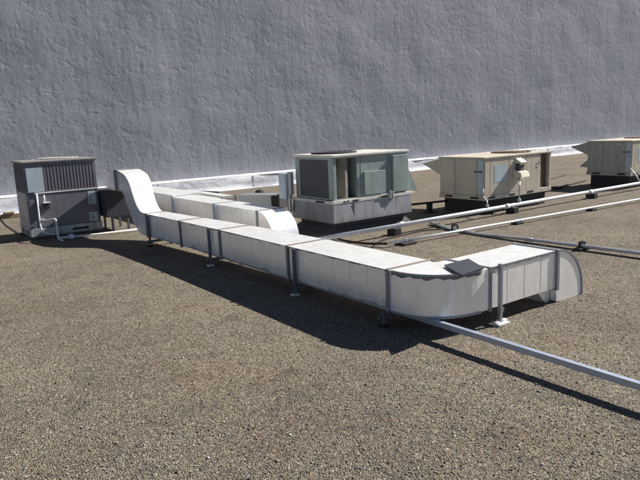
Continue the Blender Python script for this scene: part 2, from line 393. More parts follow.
# gooseneck
def lerp(a, b, t): return a+(b-a)*t
def smooth_curve(P, n):
    out = []
    for i in range(len(P)-1):
        p0 = P[max(i-1, 0)]; p1 = P[i]; p2 = P[i+1]; p3 = P[min(i+2, len(P)-1)]
        for k in range(n):
            t = k/n; out.append(tuple(.5*((2*p1[j])+(-p0[j]+p2[j])*t+(2*p0[j]-5*p1[j]+4*p2[j]-p3[j])*t*t+(-p0[j]+3*p1[j]-3*p2[j]+p3[j])*t**3) for j in range(len(p1))))
    out.append(P[-1]); return out
# (y_top, z_top, y_bottom, z_bottom, left x, right x)
GN = [(9.75, .526, 9.80, .153, 3.495, 3.83), (9.98, .535, 10.12, .165, 3.49, 3.84), (10.2, .65, 10.40, .30, 3.50, 3.86), (10.38, .81, 10.64, .48, 3.52, 3.89), (10.56, .97, 10.86, .68, 3.54, 3.93), (10.84, 1.11, 11.06, .80, 3.56, 3.97), (11.3, 1.19, 11.3, .83, 3.565, 3.99)]
gs = smooth_curve(GN, 5); XR = 3.99
def g_gn(bm):
    bm_sweep(bm, [[(xl, yb, zb), (xr, yb, zb), (xr, yt, zt), (xl, yt, zt)] for yt, zt, yb, zb, xl, xr in gs])
part('gooseneck', g_gn, 'galv', md)
part('flange', lambda bm: (flange_y(bm, 11.28, X0, XR, .82, 1.192), flange_y(bm, 11.38, X0, XR, .82, 1.195)), 'flange', md)
def g_gseam(bm):
    secs = []
    for yt, zt, yb, zb, xl, xr in gs: secs.append([(xl-.008, yt, zt-.012), (xl+.004, yt, zt-.012), (xl+.004, yt, zt+.007), (xl-.008, yt, zt+.007)])
    bm_sweep(bm, secs)
part('edge_seam', g_gseam, 'galvd', md)
def g_down(bm):
    secs = []
    for i in range(11):
        a = i/10*math.pi/2; c = (11.56, .80); ro, ri = .43, .05
        secs.append([(X0, c[0]+ri*math.sin(a), c[1]+ri*math.cos(a)), (XR, c[0]+ri*math.sin(a), c[1]+ri*math.cos(a)),
                     (XR, c[0]+ro*math.sin(a), c[1]-.035+ro*math.cos(a)), (X0, c[0]+ro*math.sin(a), c[1]-.035+ro*math.cos(a))])
    secs = [[(X0, 11.3, .82), (XR, 11.3, .82), (XR, 11.3, 1.195), (X0, 11.3, 1.195)]]+secs
    bm_sweep(bm, secs)
part('down_elbow', g_down, 'galv', md)
part('supply_plenum', B(3.43, 3.97, 11.68, 12.42, .29, .80, bev=.006), 'plen', md)  # near-black colour paints in the shade beneath the gooseneck
for x, y in ((3.56, 11.8), (3.86, 11.8), (3.56, 12.3), (3.86, 12.3)):
    part('leg', B(x-.02, x+.02, y-.02, y+.02, 0, .29), 'legm', md)
# horizontal elbow at near end
CX, CY, RO = 4.105, 3.906, .545
def elbow_ring(a, ro=RO, ri=.045, z0=ZB, z1=ZT):
    ca, sa = math.cos(a), math.sin(a); s = 1+.035*math.sin(2*a)**2
    return [(CX-ro*s*ca, CY-ro*s*sa, z0), (CX-ri*ca, CY-ri*sa, z0), (CX-ri*ca, CY-ri*sa, z1), (CX-ro*s*ca, CY-ro*s*sa, z1)]
def g_elb(bm):
    secs = [ring_y(3.956)]+[elbow_ring(i/16*math.pi/2) for i in range(17)]+[ring_x(4.22, 3.361, 3.861)]
    bm_sweep(bm, secs)
part('elbow', g_elb, 'galv', md)
def g_elbseam(bm, zz):
    for zz0, zz1 in zz:
        secs = []
        for i in range(17):
            a = i/16*math.pi/2; s = 1+.035*math.sin(2*a)**2; r1 = RO*s+.008; r0 = RO*s-.004; ca, sa = math.cos(a), math.sin(a)
            secs.append([(CX-r1*ca, CY-r1*sa, zz0), (CX-r0*ca, CY-r0*sa, zz0), (CX-r0*ca, CY-r0*sa, zz1), (CX-r1*ca, CY-r1*sa, zz1)])
        bm_sweep(bm, secs)
for zz in ((ZT-.010, ZT+.008), (ZB-.008, ZB+.010)): part('elbow_seam', lambda bm: g_elbseam(bm, [zz]), 'galvd', md)
def seal_top(bm):
    A = []; Bv = []
    for i in range(91):
        a = i/90*math.pi/2; q = 1+.035*math.sin(2*a)**2; r1 = RO*q+.0035; h = .012+.03*max(0, .4+noise.noise(Vector((a*7, 2, 0)))+.4*noise.noise(Vector((a*31, 5, 0))))
        A.append(bm.verts.new((CX-r1*math.cos(a), CY-r1*math.sin(a), ZT-.010))); Bv.append(bm.verts.new((CX-r1*math.cos(a), CY-r1*math.sin(a), ZT-.010-h)))
    for k in range(90): bm.faces.new((A[k], A[k+1], Bv[k+1], Bv[k]))
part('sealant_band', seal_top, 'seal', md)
def flange_x(bm, x, y0=3.37, y1=3.86, z0=ZB, z1=ZT, t=.017, d=.02):
    bm_box(bm, x-t, x+t, y0-d, y0+.002, z0-d, z1+d*.6, .003); bm_box(bm, x-t, x+t, y1-.002, y1+d, z0-d, z1+d*.6, .003)
    bm_box(bm, x-t, x+t, y0+.002, y1-.002, z0-d, z0+.002); bm_box(bm, x-t*.7, x+t*.7, y0+.0025, y1-.0025, z1-.002, z1+d*.6-.003)
part('flange', lambda bm: flange_x(bm, 4.225), 'flange', md)
def g_end(bm):
    bm_sweep(bm, [ring_x(4.23), ring_x(5.24)])
    for i in range(1, 4):
        x = 4.23+i*1.01/4; bm_box(bm, x-.0015, x+.0015, 3.368, 3.374, ZB+.012, ZT-.03)
part('duct_section', g_end, 'galv', md)
def g_lipseam(bm):
    x = 4.27
    while x < 5.2:
        l = random.uniform(.04, .12); bm_box(bm, x, min(x+l, 5.21), 3.362, 3.3715, ZT-.014-random.random()*.012, ZT+.003); x += l+random.uniform(.0, .02)
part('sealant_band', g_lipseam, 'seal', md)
part('flange', lambda bm: flange_x(bm, 5.24, t=.02, d=.022), 'flange', md)
def g_thin(bm, a):
    q = 1+.035*math.sin(2*a)**2; ca, sa = math.cos(a), math.sin(a); r1 = RO*q-.001
    bm_box(bm, CX-r1*ca-.003, CX-r1*ca+.003, CY-r1*sa-.0016, CY-r1*sa+.0016, ZB+.012, ZT-.03, rz=a)
for a in (.5, .95, 1.25): part('gore_seam', lambda bm: g_thin(bm, a), 'galv', md)
def g_endelbow(bm):
    poly = [(5.24, .526)]+[(5.24+.45*math.sin(i/14*math.pi/2), .076+.45*math.cos(i/14*math.pi/2)) for i in range(1, 15)]+[(5.69, .004), (5.36, .0), (5.25, .012), (5.24, .153)]
    bm_prism(bm, poly, 1, 3.37, 3.86)
    bm_prism(bm, [(5.02, .15), (5.236, .15), (5.236, .0), (5.17, .0)], 1, 3.44, 3.80)
part('down_elbow', g_endelbow, 'galv', md)
def g_ee(bm):
    secs = []
    for i in range(15):
        a = i/14*math.pi/2; secs.append([(5.24+r*math.sin(a), y, .076+r*math.cos(a)) for r, y in ((.440, 3.360), (.440, 3.374), (.459, 3.374), (.459, 3.360))])
    secs.append([(x, y, .0) for x, y in ((5.68, 3.36), (5.68, 3.374), (5.699, 3.374), (5.699, 3.36))])
    bm_sweep(bm, secs)
part('edge_seam', g_ee, 'flange', md)

tag(part('loose_plate', lambda bm: bm_sweep(bm, [[(3.80, 3.31, .536), (3.98, 3.67, .536), (4.29, 3.66, .545), (4.10, 3.33, .545)], [(3.80, 3.31, .552), (3.98, 3.67, .549), (4.29, 3.66, .558), (4.10, 3.33, .559)]]), 'slate', None, (3.98, 3.5, .54)),
    'dark slate coloured sheet metal plate lying on the corner of the nearest duct', 'metal plate')

# duct supports
def support_y(y, label, foot='rubber', fm=None):
    xa, xb = tx(y, 0), tx(y, 1)
    t = thing('duct_support', (xa-.03, y, 0), label, 'duct support', 'strut legs carrying the near duct')
    for x in (xa-.028, xb+.028):
        l = part('leg', B(x-.016, x+.016, y-.016, y+.016, .02, (ZB-.024 if y < 4.2 else ZT+.002-(.06 if x > xa else 0)), bev=.003), 'legm', t)
        part('foot', B(x-.05, x+.035, y-.035, y+.035, 0, .02, bev=.004), fm or foot, l)
        if x < xa and y > 4.2:
            for z in (.30, .45): part('bolt', T([(x-.022, y, z), (x-.015, y, z)], .007, 6), 'pipe', l)
    part('cross_bar', B(xa-.06, xb+.06, y+.017, y+.05, .058, .098, bev=.003), 'legm', t)
    return t
support_y(3.996, 'strut leg under the near duct, closest to its curved corner', 'rubber')
support_y(5.44, 'strut leg with pale foot under the middle of the near duct', fm='white')
support_y(7.52, 'strut leg with pale foot under the near duct, second from the gooseneck', fm='white')
support_y(9.62, 'strut leg at the foot of the gooseneck of the near duct')
t = thing('duct_support', (4.32, 3.34, 0), 'galvanised strut leg on white foot under the short right-hand run of the near duct', 'duct support', 'strut legs carrying the near duct')
for y in (3.325, 3.905):
    part('leg', B(4.304, 4.337, y-.017, y+.017, .02, ZT+(.03 if y < 3.5 else -.05), bev=.003), 'galvd', t)
part('foot', many(B(4.25, 4.40, 3.275, 3.375, 0, .022, bev=.004), B(4.235, 4.29, 3.30, 3.345, .022, .04, bev=.003), B(4.35, 4.41, 3.31, 3.35, .022, .036, bev=.003)), 'white', t)
part('foot', B(4.25, 4.40, 3.855, 3.955, 0, .02, bev=.004), 'white', t)
part('cross_bar', B(4.345, 4.385, 3.33, 3.93, .10, .14, bev=.003), 'legm', t)

# long strut
def g_chan(bm):
    y0, y1 = .25, 9.5; xa, xb, za, zb = 3.652, 3.694, .103, .148; w_ = .0035
    bm_box(bm, xa, xb, y0, y1, zb-w_, zb); bm_box(bm, xa, xa+w_, y0, y1, za, zb-w_); bm_box(bm, xb-w_, xb, y0, y1, za, zb-w_)
    bm_box(bm, xa+w_, xa+.011, y0, y1, za, za+w_); bm_box(bm, xb-.011, xb-w_, y0, y1, za, za+w_)
ls = thing('strut_channel', (3.673, 4.8, 0), 'long straight galvanised steel channel running under the near duct to the lower right', 'metal channel')
part('channel', g_chan, 'strut', ls)
part('end_block', B(3.61, 3.74, .35, .50, 0, .1025, bev=.006), 'rubber', ls)

# ------------------------------------------------------------------ second duct, behind
sd = thing('rear_duct', (5.1, 10, 0), 'galvanised duct running behind the near duct, ending in a bright curved down elbow', 'air duct')
c2 = [8.47, 10.01, 11.92, 14.6]
for k, (a, b_) in enumerate(zip(c2, c2[1:])):
    part('duct_section', lambda bm, a=a, b_=b_, k=k: (bowed(bm, a, b_, 4.85, 5.33 if k < 2 else 5.5, .13, .526 if k < 2 else .56), beads(bm, a, b_, 4.85, .13, .52, .45)), 'galv', sd)
for y in c2[:3]: part('flange', lambda bm, y=y: flange_y(bm, y, 4.85, 5.33, .13, .526), 'flange', sd)
part('flange', lambda bm: flange_y(bm, 14.6, 4.85, 5.5, .13, .56), 'flange', sd)
def g_e2(bm):
    secs = []
    for i in range(17):
        a = i/16*math.pi/2; yo = 8.47-.47*math.sin(a); zo = .056+.47*math.cos(a); yi = 8.47-.08*math.sin(a); zi = .05+.08*math.cos(a)
        secs.append([(4.85, yi, zi), (5.33, yi, zi), (5.33, yo, zo), (4.85, yo, zo)])
    secs.append([(4.85, 8.39, 0), (5.33, 8.39, 0), (5.33, 8.0, 0), (4.85, 8.0, 0)])
    bm_sweep(bm, secs)
part('down_elbow', g_e2, 'galv', sd)
for y in (9.85, 11.75, 13.6):
    part('leg', B(4.78, 4.82, y-.02, y+.02, 0, .53, bev=.003), 'strut', sd)
    part('cross_bar', B(4.78, 5.40, y+.021, y+.06, .07, .11, bev=.003), 'strut', sd)

td = thing('low_duct', (6.3, 13.2, 0), 'low narrow duct with dark top edge further back, between the rear duct and the wall', 'air duct', 'low ducts near the wall')
part('duct_section', lambda bm: (bowed(bm, 12.15, 14.6, 6.08, 6.42, .1, .385, bow=.004)), 'galv', td)
part('edge_seam', B(6.06, 6.10, 12.14, 14.6, .365, .402), 'flange', td)
part('flange', lambda bm: flange_y(bm, 12.13, 6.08, 6.42, .1, .385), 'flange', td)
part('leg', many(B(6.2, 6.24, 12.4, 12.44, 0, .1), B(6.2, 6.24, 14.2, 14.24, 0, .1)), 'strut', td)
t4 = thing('low_duct', (6.85, 11.7, 0), 'short grey duct piece with dark end flange, left of the green unit', 'air duct', 'low ducts near the wall')
ang = math.atan2(11.22-12.08, 6.98-6.44)
def g_t4(bm):
    d = Vector((math.cos(ang), math.sin(ang), 0)); nrm = Vector((-d.y, d.x, 0)); p = Vector((6.44, 12.06, 0)); L = 1.0
    rings = []
    for s in (0, L):
        q = p+d*s; q2 = q+nrm*.42
        rings.append([(q.x, q.y, .10), (q2.x, q2.y, .10), (q2.x, q2.y, .40), (q.x, q.y, .40)])
    bm_sweep(bm, rings)
part('duct_section', g_t4, 'galvd', t4)
def g_t4f(bm):
    d = Vector((math.cos(ang), math.sin(ang), 0)); nrm = Vector((-d.y, d.x, 0)); p = Vector((6.44, 12.06, 0))
    for s0, s1 in ((.985, 1.02),):
        rings = []
        for s in (s0, s1):
            q = p+d*s-nrm*.02; q2 = p+d*s+nrm*.44
            rings.append([(q.x, q.y, .08), (q2.x, q2.y, .08), (q2.x, q2.y, .42), (q.x, q.y, .42)])
        bm_sweep(bm, rings)
part('flange', g_t4f, 'black', t4)
part('brace', lambda bm: bm_sweep(bm, [[(6.86, 11.33, .12), (6.865, 11.335, .12), (6.865, 11.335, .39), (6.86, 11.33, .38)], [(6.985, 11.19, .10), (6.99, 11.2, .10), (6.99, 11.2, .40), (6.985, 11.19, .40)]]), 'black', t4)
part('leg', many(B(6.65, 6.69, 11.95, 11.99, 0, .1), B(7.0, 7.04, 11.4, 11.44, 0, .1)), 'strut', t4)
vc = thing('vent_cap', (7.65, 13.15, 0), 'small black domed roof vent poking up behind the short grey duct piece', 'roof vent')
part('vent_pipe', lambda bm: bm_cyl(bm, (7.65, 13.15), .07, 0, .22, 16), 'black', vc)
def g_dome(bm):
    prof = [(.13, .2), (.135, .23), (.12, .29), (.08, .335), (.03, .352)]
    rings = [[bm.verts.new((7.65+r*math.cos(2*math.pi*k/20), 13.15+r*math.sin(2*math.pi*k/20), z)) for k in range(20)] for r, z in prof]
    for a, c in zip(rings, rings[1:]):
        for k in range(20): f = bm.faces.new((a[k], a[(k+1) % 20], c[(k+1) % 20], c[k])); f.smooth = True
    bm.faces.new(rings[0][::-1]); bm.faces.new(rings[-1])
part('cap', g_dome, 'black', vc)
cr = thing('conduit_run', (6.7, 13.9, 0), 'short dark conduit on a stand between the low duct and the wall', 'conduit')
part('conduit', T([(6.5, 14.4, .34), (6.75, 13.6, .34)], .022), 'black', cr)
part('stand', many(B(6.57, 6.61, 14.1, 14.14, 0, .32)), 'strut', cr)

# ------------------------------------------------------------------ left unit
lu = thing('air_conditioner', (2.77, 12.45, 0), 'dark charcoal air conditioner with ribbed upper half at the far left', 'air conditioner', 'air conditioning units on the roof')
LX0, LX1, LY0, LY1 = 2.14, 3.41, 12.0, 12.95
part('base_pan', many(B(LX0-.01, LX1+.01, LY0-.01, LY1+.01, .05, .20, bev=.006)), 'base', lu)
part('fork_slot', many(B(2.86, 3.16, LY0-.014, LY0-.008, .095, .135), B(LX0-.014, LX0-.008, 12.2, 12.33, .09, .15), B(LX0-.014, LX0-.008, 12.6, 12.73, .09, .15)), 'dark', lu)
part('wooden_sleeper', many(B(2.05, 3.5, 12.08, 12.2, 0, .05), B(2.05, 3.5, 12.75, 12.87, 0, .05)), 'wood', lu)
part('cabinet', B(LX0+.01, LX1-.005, LY0+.008, LY1, .20, .855, bev=.006), 'charcoal', lu)
part('corner_panel', many(B(LX0, LX0+.13, LY0-.002, LY0+.02, .203, .85, bev=.003)), 'charcoal', lu)
part('side_panel', B(LX0-.003, LX0+.02, LY0+.03, LY1-.004, .203, .85, bev=.003), 'greypaint', lu)
part('front_panel', B(LX0+.17, LX1-.02, LY0-.012, LY0+.02, .215, .825, bev=.006), 'charcoal', lu)
part('panel_edge', many(B(LX0+.13, LX1, LY0-.022, LY0+.02, .832, .853, bev=.003)), 'pipe', lu)
part('coil', B(LX0+.01, LX1-.012, LY0+.004, LY1-.01, .856, 1.385), 'coil3', lu)
def g_ribs(bm):
    x = LX0+.33
    while x < LX1-.03:
        bm_box(bm, x, x+.036, LY0-.008, LY0+.003, .862, 1.375, .003); x += .058
    bm_box(bm, LX0+.005, LX1-.005, LY0-.016, LY0+.012, .857, .875); bm_box(bm, LX0+.005, LX1-.005, LY0-.016, LY0+.012, 1.366, 1.39)
part('louver_guard', g_ribs, 'charcoal', lu)
def g_ribs2(bm):
    y = LY0+.06
    while y < LY1-.06: bm_box(bm, LX0-.006, LX0+.009, y, y+.03, .862, 1.375); y += .09
part('side_guard', g_ribs2, 'charcoal', lu)
part('corner_post', many(B(LX0-.004, LX0+.32, LY0-.01, LY0+.011, .875, 1.366, bev=.003)), 'charcoal', lu)
tl = part('notice_panel', B(LX0+.03, LX0+.31, LY0-.018, LY0-.0105, .865, 1.30, bev=.002), 'label', lu)
part('lid', B(LX0-.03, LX1+.03, LY0-.03, LY1+.02, 1.388, 1.425, bev=.012), 'lidgrey', lu)
part('fan_guard', lambda bm: [bm_tube(bm, [(2.85+r*math.cos(a*math.pi/12), 12.47+r*math.sin(a*math.pi/12), 1.445) for a in range(25)], .008, 6) for r in (.08, .18, .28, .36)], 'greypaint', lu)
ls1 = part('label_sheet', many(B(3.20, 3.345, LY0-.016, LY0-.0125, .545, .80)), 'label', lu)
ls2 = part('label_sheet', many(B(3.19, 3.34, LY0-.016, LY0-.0125, .225, .395)), 'label', lu)
part('label_print', many(*[B(3.215, 3.215+random.uniform(.05, .11), LY0-.0175, LY0-.0162, z, z+.008) for z in [.57+.025*i for i in range(8)]]), 'ink', ls1)
part('label_print', many(*[B(3.205, 3.205+random.uniform(.05, .11), LY0-.0175, LY0-.0162, z, z+.008) for z in [.25+.025*i for i in range(5)]]), 'ink', ls2)
cbx = part('control_box', B(2.40, 2.50, LY0-.06, LY0-.013, .55, .65, bev=.005), 'black', lu)
part('box_cover', many(B(2.39, 2.51, LY0-.072, LY0-.013, .652, .67, bev=.003)), 'pipe', cbx)
part('disconnect_conduit', T(bend([(2.30, 11.96, .83), (2.29, 11.95, .35), (2.30, 11.93, .12), (2.52, 11.93, .06)], .12), .017), 'pipe', lu)
part('small_conduit', T(bend([(2.42, 11.96, .80), (2.42, 11.96, .66)], .02), .014), 'pipe', lu)
cp = thing('drain_pipe', (2.55, 11.6, 0), 'thin white drain pipe looping down from the charcoal air conditioner and along the roof', 'pipe')
part('riser', T(bend([(2.34, 11.97, .36), (2.36, 11.80, .35), (2.50, 11.62, .39), (2.50, 11.60, .03), (2.50, 11.30, .03)], .05), .019), 'white', cp)
part('ground_pipe', T([(2.47, 11.50, .055), (3.15, 11.40, .045), (3.95, 11.38, .04)], .018), 'white', cp)
part('valve', many(B(2.66, 2.73, 11.43, 11.50, .02, .10, bev=.008)), 'pipe', cp)
cb = tag(part('support_block', many(B(2.2, 2.62, 15.9, 16.02, 0, .10, bev=.01), B(2.3, 2.52, 15.88, 16.04, .102, .15, bev=.01)), 'wood', None, (2.4, 15.95, 0)),
         'weathered wooden block on the gravel by the wall, left of the charcoal unit', 'wooden block')
tag(part('ground_cable', T(bend([(2.25, 16.3, .015), (2.12, 14.6, .015), (2.10, 13.25, .015), (2.06, 13.0, .015)], .3), .009, 8), 'rubber', None, (2.12, 14.5, 0)),
    'thin black cable running over gravel behind the charcoal unit', 'cable')

# ------------------------------------------------------------------ green unit
gu = thing('air_conditioner', (7.0, 8.7, 0), 'green grey air conditioner on tall metal curb in the middle of the roof', 'air conditioner', 'air conditioning units on the roof')
GX0, GX1, GY0, GY1, GZ0, GZ1 = 6.17, 7.88, 8.15, 9.28, .56, 1.33
part('roof_curb', B(6.22, 7.84, 8.2, 9.24, 0, .194), 'curbgrey', gu)
part('curb_skirt', lambda bm: bm_sweep(bm, [[(6.12, 8.11, 0), (7.93, 8.11, 0), (7.93, 9.36, 0), (6.12, 9.36, 0)], [(6.20, 8.18, .10), (7.86, 8.18, .10), (7.86, 9.27, .10), (6.20, 9.27, .10)]]), 'curbgrey', gu)
def g_adapt(bm):
    bm_sweep(bm, [[(6.10, 8.085, .195), (7.91, 8.085, .195), (7.91, 9.35, .195), (6.10, 9.35, .195)], [(6.10, 8.085, .235), (7.91, 8.085, .235), (7.91, 9.35, .235), (6.10, 9.35, .235)],
                  [(6.12, 8.105, .515), (7.90, 8.105, .515), (7.90, 9.33, .515), (6.12, 9.33, .515)]])
    for x in (6.55, 7.25): bm_box(bm, x, x+.008, 8.088, 8.11, .24, .50)
part('curb_adapter', g_adapt, 'adapt', gu)
def g_rail(bm):
    bm_box(bm, 6.11, 7.93, 8.10, 8.149, .517, .572, .004); bm_box(bm, 6.11, 6.16, 8.15, 9.32, .517, .568, .004)
    bm_box(bm, 6.16, 7.93, 9.27, 9.32, .517, .568, .004); bm_box(bm, 7.885, 7.93, 8.15, 9.27, .517, .568, .004)
    bm_box(bm, 7.93, 8.06, 8.14, 8.4, .535, .55)
part('base_rail', g_rail, 'lip', gu)
part('rail_slot', many(B(6.33, 6.37, 8.094, 8.099, .53, .555), B(6.41, 6.45, 8.094, 8.099, .53, .555), B(6.53, 6.66, 8.094, 8.099, .528, .556), B(6.104, 6.109, 8.35, 8.6, .525, .555), B(7.18, 7.33, 8.094, 8.099, .528, .556)), 'dark', gu)
# cabinet: right solid part, left coil bay with posts
part('cabinet', B(6.675, GX1, GY0, GY1, .573, GZ1-.035, bev=.005), 'green', gu)
part('corner_post', B(GX0, GX0+.062, GY0, GY0+.14, .573, GZ1-.035, bev=.004), 'green', gu)
part('corner_post', B(GX0, GX0+.05, GY1-.13, GY1, .573, GZ1-.035, bev=.004), 'green', gu)
part('side_frame', many(B(GX0, GX0+.03, GY0+.14, GY1-.13, .573, .60), B(GX0, GX0+.03, GY0+.14, GY1-.13, GZ1-.075, GZ1-.035), B(GX0+.062, 6.674, GY0, GY0+.03, .573, .59), B(GX0+.062, 6.674, GY0, GY0+.03, GZ1-.06, GZ1-.035)), 'green', gu)
part('condenser_coil', B(GX0+.012, GX0+.05, GY0+.141, GY1-.131, .60, GZ1-.076), 'coil', gu)
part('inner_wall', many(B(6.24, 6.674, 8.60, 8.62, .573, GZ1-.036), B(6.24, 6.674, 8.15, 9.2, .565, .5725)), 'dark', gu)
def g_ccoil(bm):
    pts = []
    for i in range(13): a = math.pi*(1.0+i/12); pts.append((6.44+.15*math.cos(a), 8.36+.19*math.sin(a)))
    pts += [(6.59, 8.5), (6.29, 8.5)]
    bm_prism(bm, pts, 2, .575, GZ1-.06)
part('round_coil', g_ccoil, 'coil2', gu)
part('access_door', B(6.82, 7.31, GY0-.032, GY0-.001, .61, 1.015, bev=.008), 'green', gu)
part('tall_panel', B(7.475, 7.85, GY0-.055, GY0-.001, .60, 1.26, bev=.008), 'green', gu)
part('panel_seam', many(B(7.39, 7.395, GY0-.003, GY0-.001, .58, 1.29), B(6.76, 6.765, GY0-.003, GY0-.001, .58, 1.29)), 'dark', gu)
part('lid', B(GX0-.03, GX1+.025, GY0-.03, GY1+.03, GZ1-.034, GZ1+.008, bev=.01), 'lip', gu)
part('fan_guard', lambda bm: ([bm_tube(bm, [(6.66+r*math.cos(a*math.pi/14), 8.75+r*math.sin(a*math.pi/14), GZ1+.025) for a in range(29)], .01, 6) for r in (.07, .16, .25, .34, .4)], bm_cyl(bm, (6.66, 8.75), .41, GZ1+.005, GZ1+.022, 32)), 'dark', gu)
part('side_hood', lambda bm: bm_prism(bm, [(GX1+.002, 1.12), (GX1+.27, .60), (GX1+.27, .575), (GX1+.002, .60)], 1, 8.2, 9.1), 'green', gu)
part('clamp', many(B(7.36, 7.39, 8.06, 8.099, .50, .64, bev=.004), B(7.42, 7.45, 8.06, 8.099, .48, .62, bev=.004), B(7.16, 7.36, 8.075, 8.093, .575, .60, bev=.004)), 'conduit', gu)
db = part('disconnect_box', B(6.02, 6.16, 9.40, 9.64, .53, 1.0, bev=.008), 'label', gu)
part('box_bracket', many(B(6.06, 6.13, 9.30, 9.40, .62, 1.02, bev=.006), B(6.05, 6.09, 9.33, 9.39, .30, .62)), 'conduit', db)
part('box_conduit', T(bend([(6.08, 9.45, .53), (6.08, 9.44, .05), (6.2, 9.4, .05)], .05), .015), 'conduit', db)
part('torn_flashing', lambda bm: bm_sweep(bm, [[(7.74, 8.03, .02), (7.77, 8.03, .02), (7.77, 8.05, .02), (7.74, 8.05, .02)], [(7.76, 8.02, .09), (7.77, 8.02, .09), (7.77, 8.03, .09), (7.76, 8.03, .09)]]), 'white', gu)

# ------------------------------------------------------------------ tan units
def tan_unit(x0, L, z0, z1, label, body, sideM, right=False):
    y0, y1 = 7.65, 8.78
    t = thing('air_conditioner', (x0+L/2, 8.2, 0), label, 'air conditioner', 'air conditioning units on the roof')
    x1 = x0+L
    part('roof_curb', B(x0+.05, x1-.10, y0+.06, y1-.08, 0, z0-.06), 'black', t)
    part('base_rail', many(B(x0-.012, x1+.012, y0-.012, y1+.012, z0-.06, z0+.028, bev=.005)), sideM, t)
    sl = [B(x0-.016, x0-.0125, y0+a, y0+a+.2, z0-.035, z0+.005) for a in (.12, .78)] + [B(x0+a, x0+a+.2, y0-.016, y0-.0125, z0-.035, z0+.005) for a in (.12, .75, 1.35)]
    part('rail_slot', many(*sl), 'dark', t)
    part('cabinet', B(x0, x1-.37, y0, y1, z0+.03, z1-.03, bev=.005), body, t)
    part('end_post', many(B(x1-.06, x1, y0, y0+.08, z0+.03, z1-.03, bev=.004), B(x1-.06, x1, y1-.08, y1, z0+.03, z1-.03), B(x1-.369, x1-.061, y0+.34, y1, z0+.03, z1-.032), B(x1-.022, x1-.002, y0+.081, y1-.081, z0+.03, z1-.032)), body, t)
    part('coil', many(B(x1-.30, x1-.21, y0+.05, y0+.13, z0+.03, z1-.032), B(x1-.368, x1-.30, y0+.03, y0+.30, z0+.03, z1-.032)), 'rust', t)
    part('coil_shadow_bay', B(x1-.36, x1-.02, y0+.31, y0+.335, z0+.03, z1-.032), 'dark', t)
    part('lid', B(x0-.025, x1+.025, y0-.025, y1+.025, z1-.029, z1+.006, bev=.008), body, t)
    part('fan_guard', lambda bm: [bm_tube(bm, [(x0+1.55+r*math.cos(a*math.pi/12), y0+.55+r*math.sin(a*math.pi/12), z1+.018) for a in range(25)], .011, 6) for r in (.1, .2, .3, .4)], 'rust', t)
    part('side_panel', many(B(x0-.010, x0-.0005, y0+.16, y0+.70, z0+.035, z1-.035, bev=.003), B(x0-.010, x0-.0005, y0+.72, y1-.02, z0+.035, z1-.035, bev=.003)), sideM, t)
    part('front_panel', many(*[B(x0+a, x0+b_, y0-.010, y0-.0005, z0+.035, z1-.035, bev=.003) for a, b_ in ((.02, .16), (.175, .74), (.755, 1.30), (1.315, L-.385))]), body, t)
    part('label_plate', B(x0+.30, x0+.68, y0-.0135, y0-.0105, z0+.27, z0+.60), 'label', t)
    part('corner_cover', many(B(x0-.02, x0-.0005, y0+.005, y0+.13, z0+.05, z1-.05, bev=.004), B(x0-.045, x0-.021, y0+.012, y0+.12, z0+.10, z0+.42, bev=.005)), 'label' , t)
    part('handle', many(B(x0-.028, x0-.0105, y0+.15, y0+.22, z1-.285, z1-.262), B(x0-.055, x0-.0205, y0+.03, y0+.09, z1-.285, z1-.262)), 'ink', t)
    part('vent_grille', many(*[B(x0-.0125, x0-.0105, y0+.76, y0+.88, z1-.17+.016*i, z1-.162+.016*i) for i in range(5)]), 'conduit', t)
    part('print_mark', many(B(x0+1.62, x0+1.70, y0-.0125, y0-.0105, z1-.24, z1-.225), B(x0+1.63, x0+1.66, y0-.0125, y0-.0105, z1-.33, z1-.28), B(x0+1.72, x0+1.76, y0-.0125, y0-.0105, z1-.22, z1-.20)), 'ink', t)
    part('intake_hood', lambda bm: bm_prism(bm, [(y1+.001, z1-.035), (y1+.48, z1-.14), (y1+.48, z1-.155), (y1+.001, z1-.36)], 0, x0+.0, x0+.95), sideM, t)
    if right: part('intake_hood', lambda bm: bm_prism(bm, [(y1+.001, z1-.48), (y1+.22, z1-.66), (y1+.001, z1-.68)], 0, x0+.0, x0+.95), sideM, t)
    return t
tan_unit(9.41, 2.17, .33, 1.10, 'tan air conditioner with weathered panels, centre right, between the green unit and the frame edge', 'tan', 'tan')
tan_unit(14.89, 2.3, .36, 1.165, 'grey tan air conditioner cut off by the right edge of the photo', 'tan', 'tang', True)
# flue on tan unit
fl = bpy.data.objects['air_conditioner.002']
part('flue_hood', many(lambda bm: bm_prism(bm, [(7.638, 1.03), (7.50, .95), (7.52, .90), (7.638, .93)], 0, 10.36, 10.54)), 'cream', fl)
part('flue_box', many(B(10.36, 10.52, 7.54, 7.639, .77, .93)), 'coil', fl)
part('gas_cover', lambda bm: bm_prism(bm, [(7.638, .80), (7.47, .755), (7.44, .66), (7.638, .645)], 0, 10.30, 10.56), 'cream', fl)

